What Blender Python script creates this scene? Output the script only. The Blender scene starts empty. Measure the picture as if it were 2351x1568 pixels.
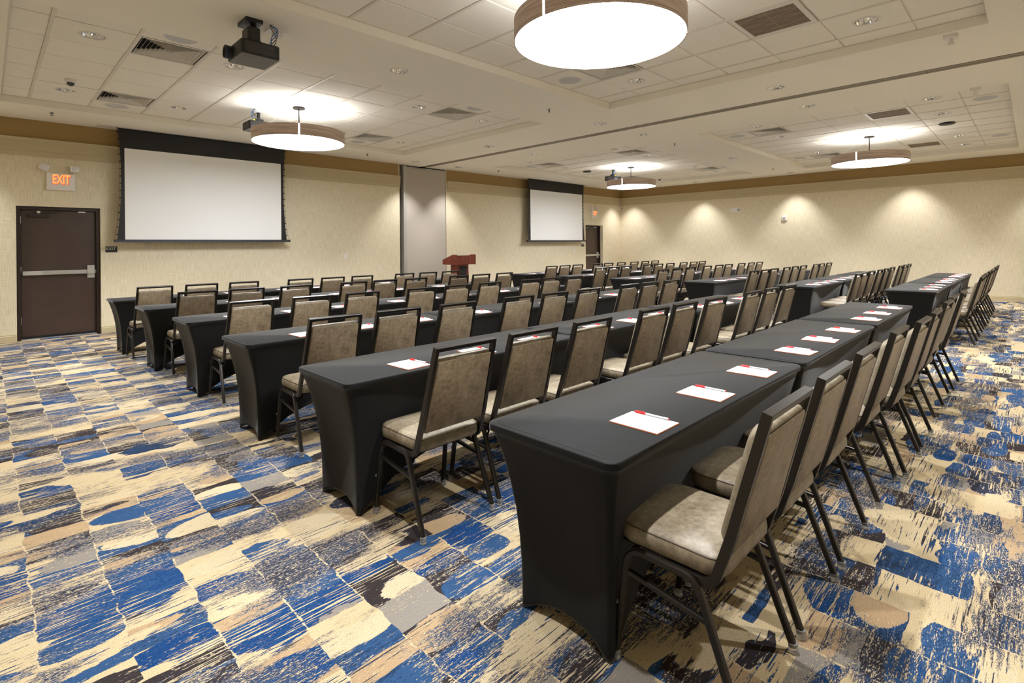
import bpy, bmesh, math, random
from mathutils import Vector, Matrix
from mathutils.geometry import tessellate_polygon
random.seed(7)
D = bpy.data
C = bpy.context.scene.collection
PI = math.pi
# ------------------------------------------------------------------ camera, world, exposure
def setup_camera():
    cd = D.cameras.new('camera'); cam = D.objects.new('camera', cd); C.objects.link(cam)
    bpy.context.scene.camera = cam
    F, A, RO, SY, H = 1203.24, 0.7833, -0.0089, -220.38, 1.43
    fw = Vector((math.cos(A), math.sin(A), 0)); r0 = Vector((math.sin(A), -math.cos(A), 0)); u0 = Vector((0, 0, 1))
    rt = r0*math.cos(RO) + u0*math.sin(RO); up = -r0*math.sin(RO) + u0*math.cos(RO)
    M = Matrix((rt, up, -fw)).transposed().to_4x4(); M.translation = Vector((0, 0, H))
    cam.matrix_world = M
    cd.sensor_width = 36; cd.sensor_fit = 'HORIZONTAL'
    cd.lens = 36*F/2351
    cd.shift_x = 0; cd.shift_y = SY/2351
    cd.clip_start = 0.05; cd.clip_end = 100
setup_camera()
SPOT_W = 82
PEND_DOWN = 10.0
PEND_UP = 1.9
w = D.worlds.new('world'); bpy.context.scene.world = w; w.use_nodes = True
w.node_tree.nodes['Background'].inputs[0].default_value = (0.9, 0.85, 0.78, 1)
w.node_tree.nodes['Background'].inputs[1].default_value = 0.0
vs = bpy.context.scene.view_settings
vs.view_transform = 'Standard'; vs.look = 'None'; vs.gamma = 1; vs.use_curve_mapping = False
vs.exposure = 1.76
# ------------------------------------------------------------------ materials
def srgb(r, g, b):
    f = lambda c: (c/255/12.92) if c/255 <= 0.04045 else ((c/255+0.055)/1.055)**2.4
    return (f(r), f(g), f(b), 1)
def mat(name, col, rough=0.5, metal=0.0, spec=0.5, sheen=0.0, **kw):
    m = D.materials.new(name); m.use_nodes = True
    b = m.node_tree.nodes['Principled BSDF']
    b.inputs['Base Color'].default_value = col; b.inputs['Roughness'].default_value = rough
    b.inputs['Metallic'].default_value = metal; b.inputs['Specular IOR Level'].default_value = spec
    if sheen: b.inputs['Sheen Weight'].default_value = sheen; b.inputs['Sheen Roughness'].default_value = 0.32
    for k, v in kw.items(): b.inputs[k.replace('_', ' ')].default_value = v
    return m
def nt(m): return m.node_tree.nodes, m.node_tree.links, m.node_tree.nodes['Principled BSDF']
def emis(name, col, s):
    m = D.materials.new(name); m.use_nodes = True; n = m.node_tree.nodes; n.clear()
    e = n.new('ShaderNodeEmission'); e.inputs[0].default_value = col; e.inputs[1].default_value = s
    o = n.new('ShaderNodeOutputMaterial'); m.node_tree.links.new(e.outputs[0], o.inputs[0]); return m
class NG:
    """small helper to write node maths"""
    def __init__(s, m): s.n = m.node_tree.nodes; s.l = m.node_tree.links
    def put(s, sock, v):
        if isinstance(v, (int, float)): sock.default_value = v
        elif isinstance(v, tuple): sock.default_value = v
        else: s.l.new(v, sock)
    def m(s, op, a, b=0.0, c=0.0):
        x = s.n.new('ShaderNodeMath'); x.operation = op
        s.put(x.inputs[0], a); s.put(x.inputs[1], b); s.put(x.inputs[2], c); return x.outputs[0]
    def xyz(s, x, y, z=0.0):
        k = s.n.new('ShaderNodeCombineXYZ'); s.put(k.inputs[0], x); s.put(k.inputs[1], y); s.put(k.inputs[2], z); return k.outputs[0]
    def noise(s, v, scale=1.0, detail=2.0, rough=0.5):
        k = s.n.new('ShaderNodeTexNoise'); s.l.new(v, k.inputs['Vector']); k.inputs['Scale'].default_value = scale
        k.inputs['Detail'].default_value = detail; k.inputs['Roughness'].default_value = rough; return k.outputs[0]
    def white(s, v):
        k = s.n.new('ShaderNodeTexWhiteNoise'); k.noise_dimensions = '3D'; s.l.new(v, k.inputs['Vector']); return k.outputs['Value'], k.outputs['Color']
    def mix(s, f, a, b):
        k = s.n.new('ShaderNodeMix'); k.data_type = 'RGBA'; s.put(k.inputs[0], f); s.put(k.inputs[6], a); s.put(k.inputs[7], b); return k.outputs[2]
    def mixf(s, f, a, b):
        k = s.n.new('ShaderNodeMix'); s.put(k.inputs[0], f); s.put(k.inputs[2], a); s.put(k.inputs[3], b); return k.outputs[0]
    def ramp(s, f, stops, interp='CONSTANT'):
        k = s.n.new('ShaderNodeValToRGB'); s.put(k.inputs[0], f); k.color_ramp.interpolation = interp
        e = k.color_ramp.elements; e[0].position, e[0].color = stops[0]; e[1].position, e[1].color = stops[1]
        for p, c in stops[2:]: q = e.new(p); q.color = c
        return k.outputs[0]
    def sstep(s, v, a, b):
        k = s.n.new('ShaderNodeMapRange'); k.interpolation_type = 'SMOOTHSTEP'; s.put(k.inputs[0], v); s.put(k.inputs[1], a); s.put(k.inputs[2], b); return k.outputs[0]
    def bump(s, h, strength, dist, bsdf):
        k = s.n.new('ShaderNodeBump'); s.put(k.inputs['Height'], h); k.inputs['Strength'].default_value = strength; k.inputs['Distance'].default_value = dist
        s.l.new(k.outputs[0], bsdf.inputs['Normal'])
def coords(g, m, kind='Object'):
    t = g.n.new('ShaderNodeTexCoord'); s = g.n.new('ShaderNodeSeparateXYZ'); g.l.new(t.outputs[kind], s.inputs[0])
    return t.outputs[kind], s.outputs[0], s.outputs[1], s.outputs[2]

def carpet_material():
    m = mat('carpet', (0.5, 0.5, 0.5, 1), 0.95, spec=0.1); n, l, b = nt(m); g = NG(m)
    v, x, y, z = coords(g, m)
    CW = 0.2385
    G = lambda k: (k, k, k, 1)
    streak = g.noise(g.xyz(g.m('MULTIPLY', x, 3.6), g.m('MULTIPLY', y, 105.0)), 1.0, 3.0, 0.6)
    streak2 = g.noise(g.xyz(g.m('MULTIPLY', x, 9.0), g.m('MULTIPLY', y, 60.0), 4.0), 1.0, 4.0, 0.7)
    speck = g.noise(g.xyz(g.m('MULTIPLY', x, 62.0), g.m('MULTIPLY', y, 210.0), 9.0), 1.0, 3.0, 0.7)
    patch = g.noise(g.xyz(g.m('MULTIPLY', x, 2.2), g.m('MULTIPLY', y, 4.2), 7.0), 1.0, 2.0)
    patchb = g.noise(g.xyz(g.m('MULTIPLY', x, 1.5), g.m('MULTIPLY', y, 3.6), 31.0), 1.0, 3.0)
    big = g.noise(g.xyz(g.m('MULTIPLY', x, 0.5), g.m('MULTIPLY', y, 0.7), 2.0), 1.0, 1.0)
    wx = g.m('MULTIPLY', g.m('SUBTRACT', g.noise(g.xyz(g.m('MULTIPLY', x, 2.0), g.m('MULTIPLY', y, 7.0)), 1.0, 2.0), 0.5), 0.05)
    def layer(cw, x0, RH, seed, jit):
        xs = g.m('DIVIDE', g.m('ADD', g.m('SUBTRACT', x, x0), wx), cw)
        ci = g.m('FLOOR', xs); u = g.m('SUBTRACT', xs, ci)
        colr, _ = g.white(g.xyz(ci, 3.0, seed))
        ys = g.m('ADD', g.m('DIVIDE', y, RH), g.m('MULTIPLY', colr, 3.7))
        ys = g.m('ADD', ys, g.m('MULTIPLY', g.m('SUBTRACT', g.noise(g.xyz(g.m('MULTIPLY', ci, 7.3), g.m('MULTIPLY', y, 1.9), seed), 1.0, 1.0), 0.5), 1.6))
        ys = g.m('ADD', ys, g.m('MULTIPLY', g.m('SUBTRACT', g.noise(g.xyz(g.m('MULTIPLY', x, 5.0), g.m('MULTIPLY', y, 8.0), seed), 1.0, 2.0), 0.5), jit))
        ri = g.m('FLOOR', ys); vv = g.m('SUBTRACT', ys, ri)
        a, c = g.white(g.xyz(ci, ri, seed))
        s3 = g.n.new('ShaderNodeSeparateColor'); g.l.new(c, s3.inputs[0]); r1, r2, r3 = s3.outputs
        # leaf / half disc inside the block, its centre pushed to one side or corner
        cx = g.m('MULTIPLY', g.m('SUBTRACT', g.m('ROUND', g.m('MULTIPLY', r1, 2.0)), 1.0), 0.72)
        cy = g.m('MULTIPLY', g.m('SUBTRACT', r2, 0.5), 1.2)
        du = g.m('SUBTRACT', g.m('MULTIPLY', g.m('SUBTRACT', u, 0.5), 2.0), cx); dv = g.m('SUBTRACT', g.m('MULTIPLY', g.m('SUBTRACT', vv, 0.5), 2.0), cy)
        ex = g.m('ADD', 1.05, g.m('MULTIPLY', r3, 0.8)); ey = g.m('ADD', 0.5, g.m('MULTIPLY', a, 0.7))
        rr = g.m('ADD', g.m('POWER', g.m('ABSOLUTE', g.m('DIVIDE', du, ex)), 1.9), g.m('POWER', g.m('ABSOLUTE', g.m('DIVIDE', dv, ey)), 1.7))
        inside = g.sstep(g.m('ADD', rr, g.m('MULTIPLY', g.m('SUBTRACT', streak, 0.5), 0.55)), 1.04, 0.97)
        pick = g.m('FRACT', g.m('ADD', g.m('MULTIPLY', a, 5.37), g.m('MULTIPLY', r3, 2.1)))
        pick2 = g.m('FRACT', g.m('ADD', g.m('MULTIPLY', r2, 7.11), g.m('MULTIPLY', r1, 3.3)))
        return u, inside, pick, pick2, a
    u, inside, pick, pick2, a = layer(CW, 0.1245, 0.165, 5.0, 0.35)
    shape_t = g.ramp(pick, [(0.0, G(0.27)), (0.24, G(0.37)), (0.36, G(0.16)), (0.48, G(0.93)), (0.80, G(0.67)), (0.92, G(0.56))])
    back_t = g.ramp(pick2, [(0.0, G(0.87)), (0.36, G(0.68)), (0.48, G(0.56)), (0.57, G(0.25)), (0.78, G(0.12))])
    t = g.mixf(inside, back_t, shape_t)
    # a second, wider weave of blocks breaks up the first one
    u2, in2, p2, q2, a2 = layer(CW*2, 0.1245, 0.26, 17.0, 0.6)
    over = g.ramp(p2, [(0.0, G(0.26)), (0.25, G(0.93)), (0.5, G(0.36)), (0.62, G(0.76)), (0.75, G(0.2)), (0.88, G(0.9))])
    m2 = g.m('MULTIPLY', in2, g.m('GREATER_THAN', q2, 0.6))
    t = g.mixf(g.m('MULTIPLY', m2, g.sstep(g.m('ADD', patchb, g.m('MULTIPLY', g.m('SUBTRACT', streak2, 0.5), 0.8)), 0.40, 0.44)), t, over)
    # long drawn streaks that swap the blue and the cream families
    sa = g.sstep(g.m('ADD', streak, g.m('MULTIPLY', g.m('SUBTRACT', speck, 0.5), 0.12)), 0.545, 0.575)
    t = g.mixf(g.m('MULTIPLY', sa, g.sstep(g.m('ADD', patch, g.m('MULTIPLY', g.m('SUBTRACT', streak2, 0.5), 0.5)), 0.48, 0.54)), t, g.m('SUBTRACT', 1.10, t))
    # worn speckled zones of charcoal, grey and tan
    wz = g.m('ADD', g.m('MULTIPLY', patchb, -1.0), g.m('MULTIPLY', g.m('SUBTRACT', streak2, 0.5), 0.9))
    worn = g.sstep(g.m('ADD', wz, g.m('MULTIPLY', g.m('SUBTRACT', speck, 0.5), 0.7)), -0.43, -0.40)
    t = g.mixf(g.m('MULTIPLY', worn, 0.92), t, g.ramp(g.m('ADD', speck, g.m('MULTIPLY', g.m('SUBTRACT', streak2, 0.5), 0.5)), [(0.0, G(0.08)), (0.46, G(0.24)), (0.51, G(0.10)), (0.55, G(0.55)), (0.60, G(0.80))]))
    # thin light joints between the columns
    edge = g.m('MINIMUM', u, g.m('SUBTRACT', 1.0, u))
    joint = g.sstep(g.m('ADD', edge, g.m('MULTIPLY', g.m('SUBTRACT', streak2, 0.5), 0.12)), 0.014, 0.004)
    t = g.mixf(g.m('MULTIPLY', joint, g.sstep(patch, 0.44, 0.50)), t, 0.93)
    t = g.m('ADD', t, g.m('MULTIPLY', g.m('SUBTRACT', speck, 0.5), 0.24))
    t = g.m('ADD', t, g.m('MULTIPLY', g.m('SUBTRACT', streak2, 0.5), 0.16))
    t = g.m('ADD', t, g.m('MULTIPLY', g.m('SUBTRACT', big, 0.5), 0.2))
    pal = g.ramp(t, [(0.0, srgb(68, 60, 60)), (0.19, srgb(48, 70, 104)), (0.235, srgb(62, 100, 148)), (0.345, srgb(28, 76, 138)),
                     (0.41, srgb(86, 76, 76)), (0.50, srgb(172, 164, 154)), (0.61, srgb(214, 182, 142)), (0.70, srgb(242, 218, 174)), (0.92, srgb(244, 226, 190))])
    fleck = g.noise(g.xyz(g.m('MULTIPLY', x, 330.0), g.m('MULTIPLY', y, 330.0)), 1.0, 1.0)
    shade = g.m('ADD', 0.15, g.m('MULTIPLY', fleck, 0.92))
    k = g.n.new('ShaderNodeVectorMath'); k.operation = 'SCALE'; g.l.new(pal, k.inputs[0]); g.l.new(shade, k.inputs[3])
    g.l.new(k.outputs[0], b.inputs['Base Color'])
    g.bump(g.m('ADD', fleck, g.m('MULTIPLY', speck, 0.5)), 0.7, 0.004, b)
    return m
def weave_material(name, c1, c2):
    m = mat(name, c1, 0.75, spec=0.2); n, l, b = nt(m); g = NG(m); v, x, y, z = coords(g, m)
    h = g.m('ADD', x, y)
    a = g.noise(g.xyz(g.m('MULTIPLY', h, 120.0), g.m('MULTIPLY', z, 5.0)), 1.0, 3.0, 0.6)
    c = g.noise(g.xyz(g.m('MULTIPLY', h, 6.0), g.m('MULTIPLY', z, 150.0), 3.0), 1.0, 3.0, 0.6)
    s = g.m('ADD', g.m('MULTIPLY', a, 0.6), g.m('MULTIPLY', c, 0.4))
    g.l.new(g.ramp(s, [(0.36, c2), (0.62, c1)], 'LINEAR'), b.inputs['Base Color'])
    g.bump(s, 0.25, 0.002, b)
    return m
def noisy(name, c1, c2, scale, rough=0.5, detail=4, lo=0.35, hi=0.65, bump=0, stretch=(1, 1, 1), **kw):
    m = mat(name, c1, rough, **kw); n, l, b = nt(m); g = NG(m); v, x, y, z = coords(g, m)
    s = g.noise(g.xyz(g.m('MULTIPLY', x, stretch[0]), g.m('MULTIPLY', y, stretch[1]), g.m('MULTIPLY', z, stretch[2])), scale, detail, 0.6)
    g.l.new(g.ramp(s, [(lo, c1), (hi, c2)], 'LINEAR'), b.inputs['Base Color'])
    if bump: g.bump(s, bump, 0.002, b)
    return m
def tile_material():
    m = mat('acoustic_tile', srgb(226, 216, 198), 0.95, spec=0.1); n, l, b = nt(m); g = NG(m); v, x, y, z = coords(g, m)
    t = g.n.new('ShaderNodeNewGeometry'); s = g.n.new('ShaderNodeSeparateXYZ'); g.l.new(t.outputs['Position'], s.inputs[0])
    f = g.noise(g.xyz(s.outputs[0], s.outputs[1]), 170.0, 3.0, 0.7)
    f2 = g.noise(g.xyz(s.outputs[0], s.outputs[1]), 45.0, 2.0)
    hgt = g.m('ADD', f, g.m('MULTIPLY', f2, 0.5))
    g.l.new(g.ramp(hgt, [(0.46, srgb(190, 180, 164)), (0.60, srgb(240, 234, 222))], 'LINEAR'), b.inputs['Base Color'])
    g.bump(hgt, 0.5, 0.003, b)
    return m
M = {}
M['carpet'] = carpet_material()
M['wallpaper'] = weave_material('wallpaper', srgb(236, 225, 199), srgb(209, 196, 166))
M['fascia_paint'] = mat('fascia_paint', srgb(166, 138, 92), 0.8, spec=0.2)
M['trim_paint'] = mat('trim_paint', srgb(196, 182, 148), 0.5)
M['ceiling_paint'] = mat('ceiling_paint', srgb(242, 236, 222), 0.9, spec=0.2)
M['tile'] = tile_material()
M['grid_metal'] = mat('grid_metal', srgb(222, 214, 200), 0.5)
M['white_metal'] = mat('white_metal', srgb(224, 218, 208), 0.45)
M['grey_mesh'] = mat('grey_mesh', srgb(196, 196, 194), 0.7)
M['dark_gap'] = mat('dark_gap', srgb(14, 13, 12), 0.8)
M['duct'] = mat('duct', srgb(122, 106, 88), 0.8)
M['wire'] = mat('wire', srgb(150, 134, 112), 0.7)
M['aluminium'] = mat('aluminium', srgb(188, 186, 180), 0.38, metal=0.35)
M['track_metal'] = mat('track_metal', srgb(132, 120, 102), 0.5, metal=0.0)
M['chrome'] = mat('chrome', srgb(240, 240, 240), 0.08, metal=1.0)
M['steel'] = mat('steel', srgb(200, 200, 198), 0.3, metal=0.9)
M['panel_fabric'] = mat('panel_fabric', srgb(190, 182, 170), 0.9, spec=0.1)
M['door_paint'] = noisy('door_paint', srgb(66, 50, 42), srgb(72, 56, 48), 3.0, 0.35)
M['frame_paint'] = mat('frame_paint', srgb(44, 30, 24), 0.35)
M['screen_white'] = mat('screen_white', srgb(248, 248, 248), 0.7, spec=0.2)
M['screen_black'] = mat('screen_black', srgb(22, 22, 24), 0.55)
M['bar_grey'] = mat('bar_grey', srgb(70, 72, 78), 0.4, metal=0.5)
M['black_plastic'] = mat('black_plastic', srgb(24, 24, 25), 0.4)
M['grey_plastic'] = mat('grey_plastic', srgb(92, 88, 86), 0.45)
M['white_plastic'] = mat('white_plastic', srgb(232, 226, 220), 0.35)
M['lens_glass'] = mat('lens_glass', srgb(8, 10, 16), 0.05, spec=1.0)
M['blue_cable'] = mat('blue_cable', srgb(20, 90, 160), 0.4)
M['yellow_plug'] = mat('yellow_plug', srgb(230, 190, 30), 0.4)
M['cover'] = noisy('cover', srgb(13, 13.5, 14), srgb(20, 20.5, 21), 230.0, 0.78, 3, spec=0.3, sheen=0.26, bump=0.3, stretch=(1, 1.6, 1))
M['cover_seam'] = mat('cover_seam', srgb(18, 18, 18), 0.8)
def vinyl(name, dark, mid, light):
    m = mat(name, mid, 0.43); n, l, b = nt(m); g = NG(m); v, x, y, z = coords(g, m)
    p = g.xyz(x, y, z)
    a = g.noise(p, 11.0, 3.0, 0.6); c = g.noise(p, 42.0, 6.0, 0.7); d = g.noise(p, 420.0, 2.0, 0.6)
    s_ = g.m('ADD', g.m('ADD', g.m('MULTIPLY', a, 0.36), g.m('MULTIPLY', c, 0.5)), g.m('MULTIPLY', d, 0.14))
    g.l.new(g.ramp(s_, [(0.38, dark), (0.5, mid), (0.64, light)], 'LINEAR'), b.inputs['Base Color'])
    g.bump(d, 0.15, 0.001, b); return m
M['vinyl'] = vinyl('vinyl', srgb(104, 92, 75), srgb(132, 120, 100), srgb(156, 144, 122))
M['vinyl_back'] = vinyl('vinyl_back', srgb(94, 79, 60), srgb(124, 108, 86), srgb(150, 134, 110))
M['frosted'] = mat('frosted', srgb(226, 222, 220), 0.12)
M['vinyl_thread'] = mat('vinyl_thread', srgb(70, 56, 40), 0.6)
M['bronze'] = mat('bronze', srgb(48, 44, 40), 0.32, metal=0.6, spec=0.6)
M['clear'] = mat('clear', srgb(235, 235, 235), 0.2, Transmission_Weight=0.75)
M['table_steel'] = mat('table_steel', srgb(90, 90, 90), 0.4, metal=0.7)
M['table_wood'] = mat('table_wood', srgb(96, 76, 56), 0.6)
M['mahogany'] = noisy('mahogany', srgb(96, 34, 22), srgb(136, 60, 42), 3.0, 0.35, 5, stretch=(14, 14, 2))
M['paper'] = mat('paper', srgb(214, 216, 216), 0.7)
M['orange_edge'] = mat('orange_edge', srgb(214, 120, 70), 0.6)
M['red'] = mat('red', srgb(214, 40, 42), 0.35)
M['ink'] = mat('ink', srgb(150, 90, 80), 0.6)
M['dark_ink'] = mat('dark_ink', srgb(90, 80, 100), 0.6)
M['sign_black'] = mat('sign_black', srgb(20, 20, 18), 0.4)
M['letter_white'] = mat('letter_white', srgb(225, 225, 215), 0.5)
M['threshold'] = mat('threshold', srgb(190, 196, 205), 0.3, metal=0.6)
M['exit_glow'] = emis('exit_glow', srgb(255, 168, 90), 0.38)
M['exit_rim'] = emis('exit_rim', srgb(255, 60, 45), 0.36)
M['pend_down'] = emis('pendant_diffuser', (0.94, 0.97, 1.0, 1), PEND_DOWN)
M['pend_up'] = emis('pendant_uplight', (1.0, 0.99, 0.98, 1), PEND_UP)
M['pend_side'] = emis('pendant_seam', (1.0, 0.96, 0.92, 1), 3.0)
M['bulb'] = emis('bulb', (1.0, 0.93, 0.82, 1), 6.0)
def veneer():
    m = mat('veneer', srgb(150, 125, 108), 0.5); n, l, b = nt(m); g = NG(m); v, x, y, z = coords(g, m)
    ang = g.m('ARCTAN2', y, x)
    s = g.noise(g.xyz(g.m('MULTIPLY', ang, 1.2), g.m('ADD', g.m('MULTIPLY', z, 75.0), g.m('MULTIPLY', ang, 1.0))), 1.0, 5.0, 0.6)
    g.l.new(g.ramp(s, [(0.3, srgb(138, 116, 102)), (0.5, srgb(186, 164, 148)), (0.7, srgb(214, 196, 180))], 'LINEAR'), b.inputs['Base Color'])
    return m
M['veneer'] = veneer()
# ------------------------------------------------------------------ mesh helpers
class MB:
    def __init__(s): s.v = []; s.f = []; s.mi = []; s.cur = 0
    def add(s, vs, fs):
        o = len(s.v); s.v += [tuple(p) for p in vs]
        for f in fs: s.f.append(tuple(i+o for i in f)); s.mi.append(s.cur)
        return s
    def box(s, x0, x1, y0, y1, z0, z1):
        v = [(x0,y0,z0),(x1,y0,z0),(x1,y1,z0),(x0,y1,z0),(x0,y0,z1),(x1,y0,z1),(x1,y1,z1),(x0,y1,z1)]
        return s.add(v, [(3,2,1,0),(4,5,6,7),(0,1,5,4),(1,2,6,5),(2,3,7,6),(3,0,4,7)])
    def loops(s, L, close=True, cap0=True, cap1=True):
        """skin a list of equally long vertex loops"""
        n = len(L[0]); v = [p for lp in L for p in lp]; f = []
        for i in range(len(L)-1):
            for j in range(n if close else n-1):
                k = (j+1) % n
                f.append((i*n+j, i*n+k, (i+1)*n+k, (i+1)*n+j))
        if cap0: f.append(tuple(reversed(range(n))))
        if cap1: f.append(tuple(range((len(L)-1)*n, len(L)*n)))
        return s.add(v, f)
    def cyl(s, c, r, z0, z1, n=20, r1=None, cap=True):
        r1 = r if r1 is None else r1
        L = [[(c[0]+R*math.cos(2*PI*i/n), c[1]+R*math.sin(2*PI*i/n), z) for i in range(n)] for R, z in ((r, z0), (r1, z1))]
        return s.loops(L, cap0=cap, cap1=cap)
    def lathe(s, prof, n=24, c=(0, 0), cap=False):
        L = [[(c[0]+r*math.cos(2*PI*i/n), c[1]+r*math.sin(2*PI*i/n), z) for i in range(n)] for r, z in prof]
        return s.loops(L, cap0=cap, cap1=cap)
    def sweep(s, pts, prof, side, caps=True):
        """prof: list of (a,b) in the plane spanned by side and the binormal"""
        pts = [Vector(p) for p in pts]; side = Vector(side).normalized(); L = []
        for i, p in enumerate(pts):
            t = (pts[min(i+1, len(pts)-1)] - pts[max(i-1, 0)]).normalized()
            sd = (side - t*side.dot(t))
            sd = sd.normalized() if sd.length > 1e-6 else Vector((0, 0, 1))
            bn = t.cross(sd)
            k = 1.0
            if 0 < i < len(pts)-1:
                a = (p-pts[i-1]).normalized(); c = (pts[i+1]-p).normalized()
                k = 1/max(0.5, math.cos(a.angle(c, 0)/2))
            L.append([p + sd*a_ + bn*b_*k for a_, b_ in prof])
        return s.loops(L, cap0=caps, cap1=caps)
    def build(s, name, m, parent=None, smooth=False, angle=None, loc=None):
        me = D.meshes.new(name); me.from_pydata(s.v, [], s.f); me.validate()
        ms = m if isinstance(m, list) else [m]
        for q in ms: me.materials.append(M[q] if isinstance(q, str) else q)
        bm = bmesh.new(); bm.from_mesh(me)
        if len(bm.faces) == len(s.mi):
            bm.faces.ensure_lookup_table()
            for i, fc in enumerate(bm.faces): fc.material_index = s.mi[i]
        bmesh.ops.recalc_face_normals(bm, faces=bm.faces)
        if smooth:
            for fc in bm.faces: fc.smooth = True
            for e in bm.edges:
                if len(e.link_faces) == 2 and e.calc_face_angle(0) > (angle or 0.7): e.smooth = False
        bm.to_mesh(me); bm.free()
        o = D.objects.new(name, me); C.objects.link(o)
        if parent is not None: o.parent = parent
        if loc: o.location = loc
        return o
def rectprof(w_, h_, c=0.0):
    a, b = w_/2, h_/2
    if not c: return [(-a,-b),(a,-b),(a,b),(-a,b)]
    return [(-a+c,-b),(a-c,-b),(a,-b+c),(a,b-c),(a-c,b),(-a+c,b),(-a,b-c),(-a,-b+c)]
def circ(r, n=8): return [(r*math.cos(2*PI*i/n), r*math.sin(2*PI*i/n)) for i in range(n)]
def arc(p0, p1, p2, r, n=6):
    """points rounding the corner p1"""
    p0, p1, p2 = map(Vector, (p0, p1, p2)); a = (p0-p1).normalized(); b = (p2-p1).normalized()
    th = a.angle(b); d = r/math.tan(th/2); s_ = p1+a*d; e = p1+b*d
    cdir = (a+b).normalized(); cc = p1+cdir*(r/math.sin(th/2)); out = []
    va, vb = s_-cc, e-cc; om = va.angle(vb)
    for i in range(n+1):
        t = i/n; out.append(cc+(va*math.sin((1-t)*om)+vb*math.sin(t*om))/math.sin(om))
    return out
def rrect(hx, hy, r, n=6, cx=0, cy=0):
    """rounded rectangle, r may be a tuple of corner radii (++ , -+ , -- , +-)"""
    rs = r if isinstance(r, tuple) else (r,)*4; P = []
    for k, (sx, sy) in enumerate(((1,1),(-1,1),(-1,-1),(1,-1))):
        R = rs[k]
        for i in range(n+1):
            a = k*PI/2 + i/n*PI/2
            P.append((cx+sx*(hx-R)+R*math.cos(a), cy+sy*(hy-R)+R*math.sin(a)))
    return P
def empty(name, loc, label, cat, group=None, rz=0):
    o = D.objects.new(name, None); C.objects.link(o); o.location = loc; o.rotation_euler = (0, 0, rz); o.empty_display_size = 0.1
    return tag(o, label, cat, group)
def tag(o, label, cat, group=None):
    o['label'] = label; o['category'] = cat
    if group: o['group'] = group
    return o
def struct(o): o['kind'] = 'structure'; return o
KIDS = {}
def kids(o):
    return [c for c in C.objects if c.parent == o]
def tree(o): return [(c, tree(c)) for c in kids(o)]
def dup(root, T, loc, label, group=None, rz=None):
    r = root.copy(); C.objects.link(r); r.location = loc; r['label'] = label
    if group: r['group'] = group
    if rz is not None: r.rotation_euler = (0, 0, rz)
    def rec(T, p):
        for c, sub in T:
            k = c.copy(); C.objects.link(k); k.parent = p; rec(sub, k)
    rec(T, r); return r
def text_mesh(name, s, size, m, parent, loc, rot, extrude=0.001, sx=1.0, bold=0.0):
    cu = D.curves.new(name, 'FONT'); cu.body = s; cu.size = size; cu.extrude = extrude; cu.align_x = 'CENTER'; cu.align_y = 'CENTER'
    cu.resolution_u = 3; cu.offset = bold
    o = D.objects.new(name, cu); C.objects.link(o)
    dg = bpy.context.evaluated_depsgraph_get(); me = D.meshes.new_from_object(o.evaluated_get(dg)); D.objects.remove(o); D.curves.remove(cu)
    me.name = name; me.materials.clear(); me.materials.append(M[m])
    q = D.objects.new(name, me); C.objects.link(q); q.parent = parent; q.location = loc; q.rotation_euler = rot; q.scale = (sx, 1, 1)
    return q
# ------------------------------------------------------------------ room shell
X0, X1, Y0, Y1 = -1.10, 17.15, -1.20, 11.20
HC = 3.481; HT = 3.575
TRAYS = [(0.15, 6.66, 5.87, 10.05, 3.405, 7.96, 0.6575), (0.15, 6.67, 0.29, 4.54, 3.405, 2.41, 0.6575),
         (9.40, 15.92, 5.80, 10.00, 12.65, 7.92, 0.66), (9.40, 15.92, 0.22, 4.46, 12.65, 2.34, 0.66)]
TY = 0.635
struct(MB().box(X0-0.3, X1+0.3, Y0-0.3, Y1+0.5, -0.1, 0.0).build('floor', 'carpet'))
D1 = (0.335, 1.375, 2.12); D2 = (14.93, 15.972, 2.13)
PX0, PX1 = 7.29, 8.745
def wall_left():
    b = MB(); y0, y1 = Y1, Y1+0.2
    b.box(X0-0.2, D1[0], y0, y1, 0, HC); b.box(D1[0], D1[1], y0, y1, D1[2], HC); b.box(D1[1], PX0, y0, y1, 0, HC)
    b.box(PX1, D2[0], y0, y1, 0, HC); b.box(D2[0], D2[1], y0, y1, D2[2], HC); b.box(D2[1], X1+0.2, y0, y1, 0, HC)
    return b.build('wall_left', 'wallpaper')
struct(wall_left())
struct(MB().box(X1, X1+0.2, Y0-0.2, Y1, 0, HC).build('wall_back', 'wallpaper'))
struct(MB().box(X0-0.2, X1+0.2, Y0-0.2, Y0, 0, HC+0.3).build('wall_right', 'wallpaper'))
struct(MB().box(X0-0.2, X0, Y0, Y1, 0, HC+0.3).build('wall_front', 'wallpaper'))
# brown painted band above the crown rail
def band(name, segs):
    b = MB()
    for s_ in segs: b.box(*s_)
    return struct(b.build(name, 'fascia_paint'))
band('trim_1', [(X0, PX0-0.03, Y1-0.012, Y1, 3.14, HC), (PX1+0.02, X1, Y1-0.012, Y1, 3.14, HC)])
band('trim_2', [(X1-0.012, X1, Y0, Y1-0.012, 3.14, HC)])
CROWN = [(0, 2.905), (0.012, 2.905), (0.016, 2.925), (0.016, 2.99), (0.026, 2.995), (0.030, 3.01), (0.030, 3.15), (0.045, 3.165), (0.055, 3.187), (0, 3.187)]
BASE = [(0, 0), (0.016, 0), (0.016, 0.095), (0.010, 0.101), (0.012, 0.112), (0.008, 0.127), (0, 0.127)]
def moulding(name, prof, a, b_, wall):
    m = MB(); L = []
    for p in (a, b_):
        if wall == 'left': L.append([(p, Y1-d, z) for d, z in prof])
        else: L.append([(X1-d, p, z) for d, z in prof])
    m.loops(L); return struct(m.build(name, 'trim_paint'))
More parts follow.
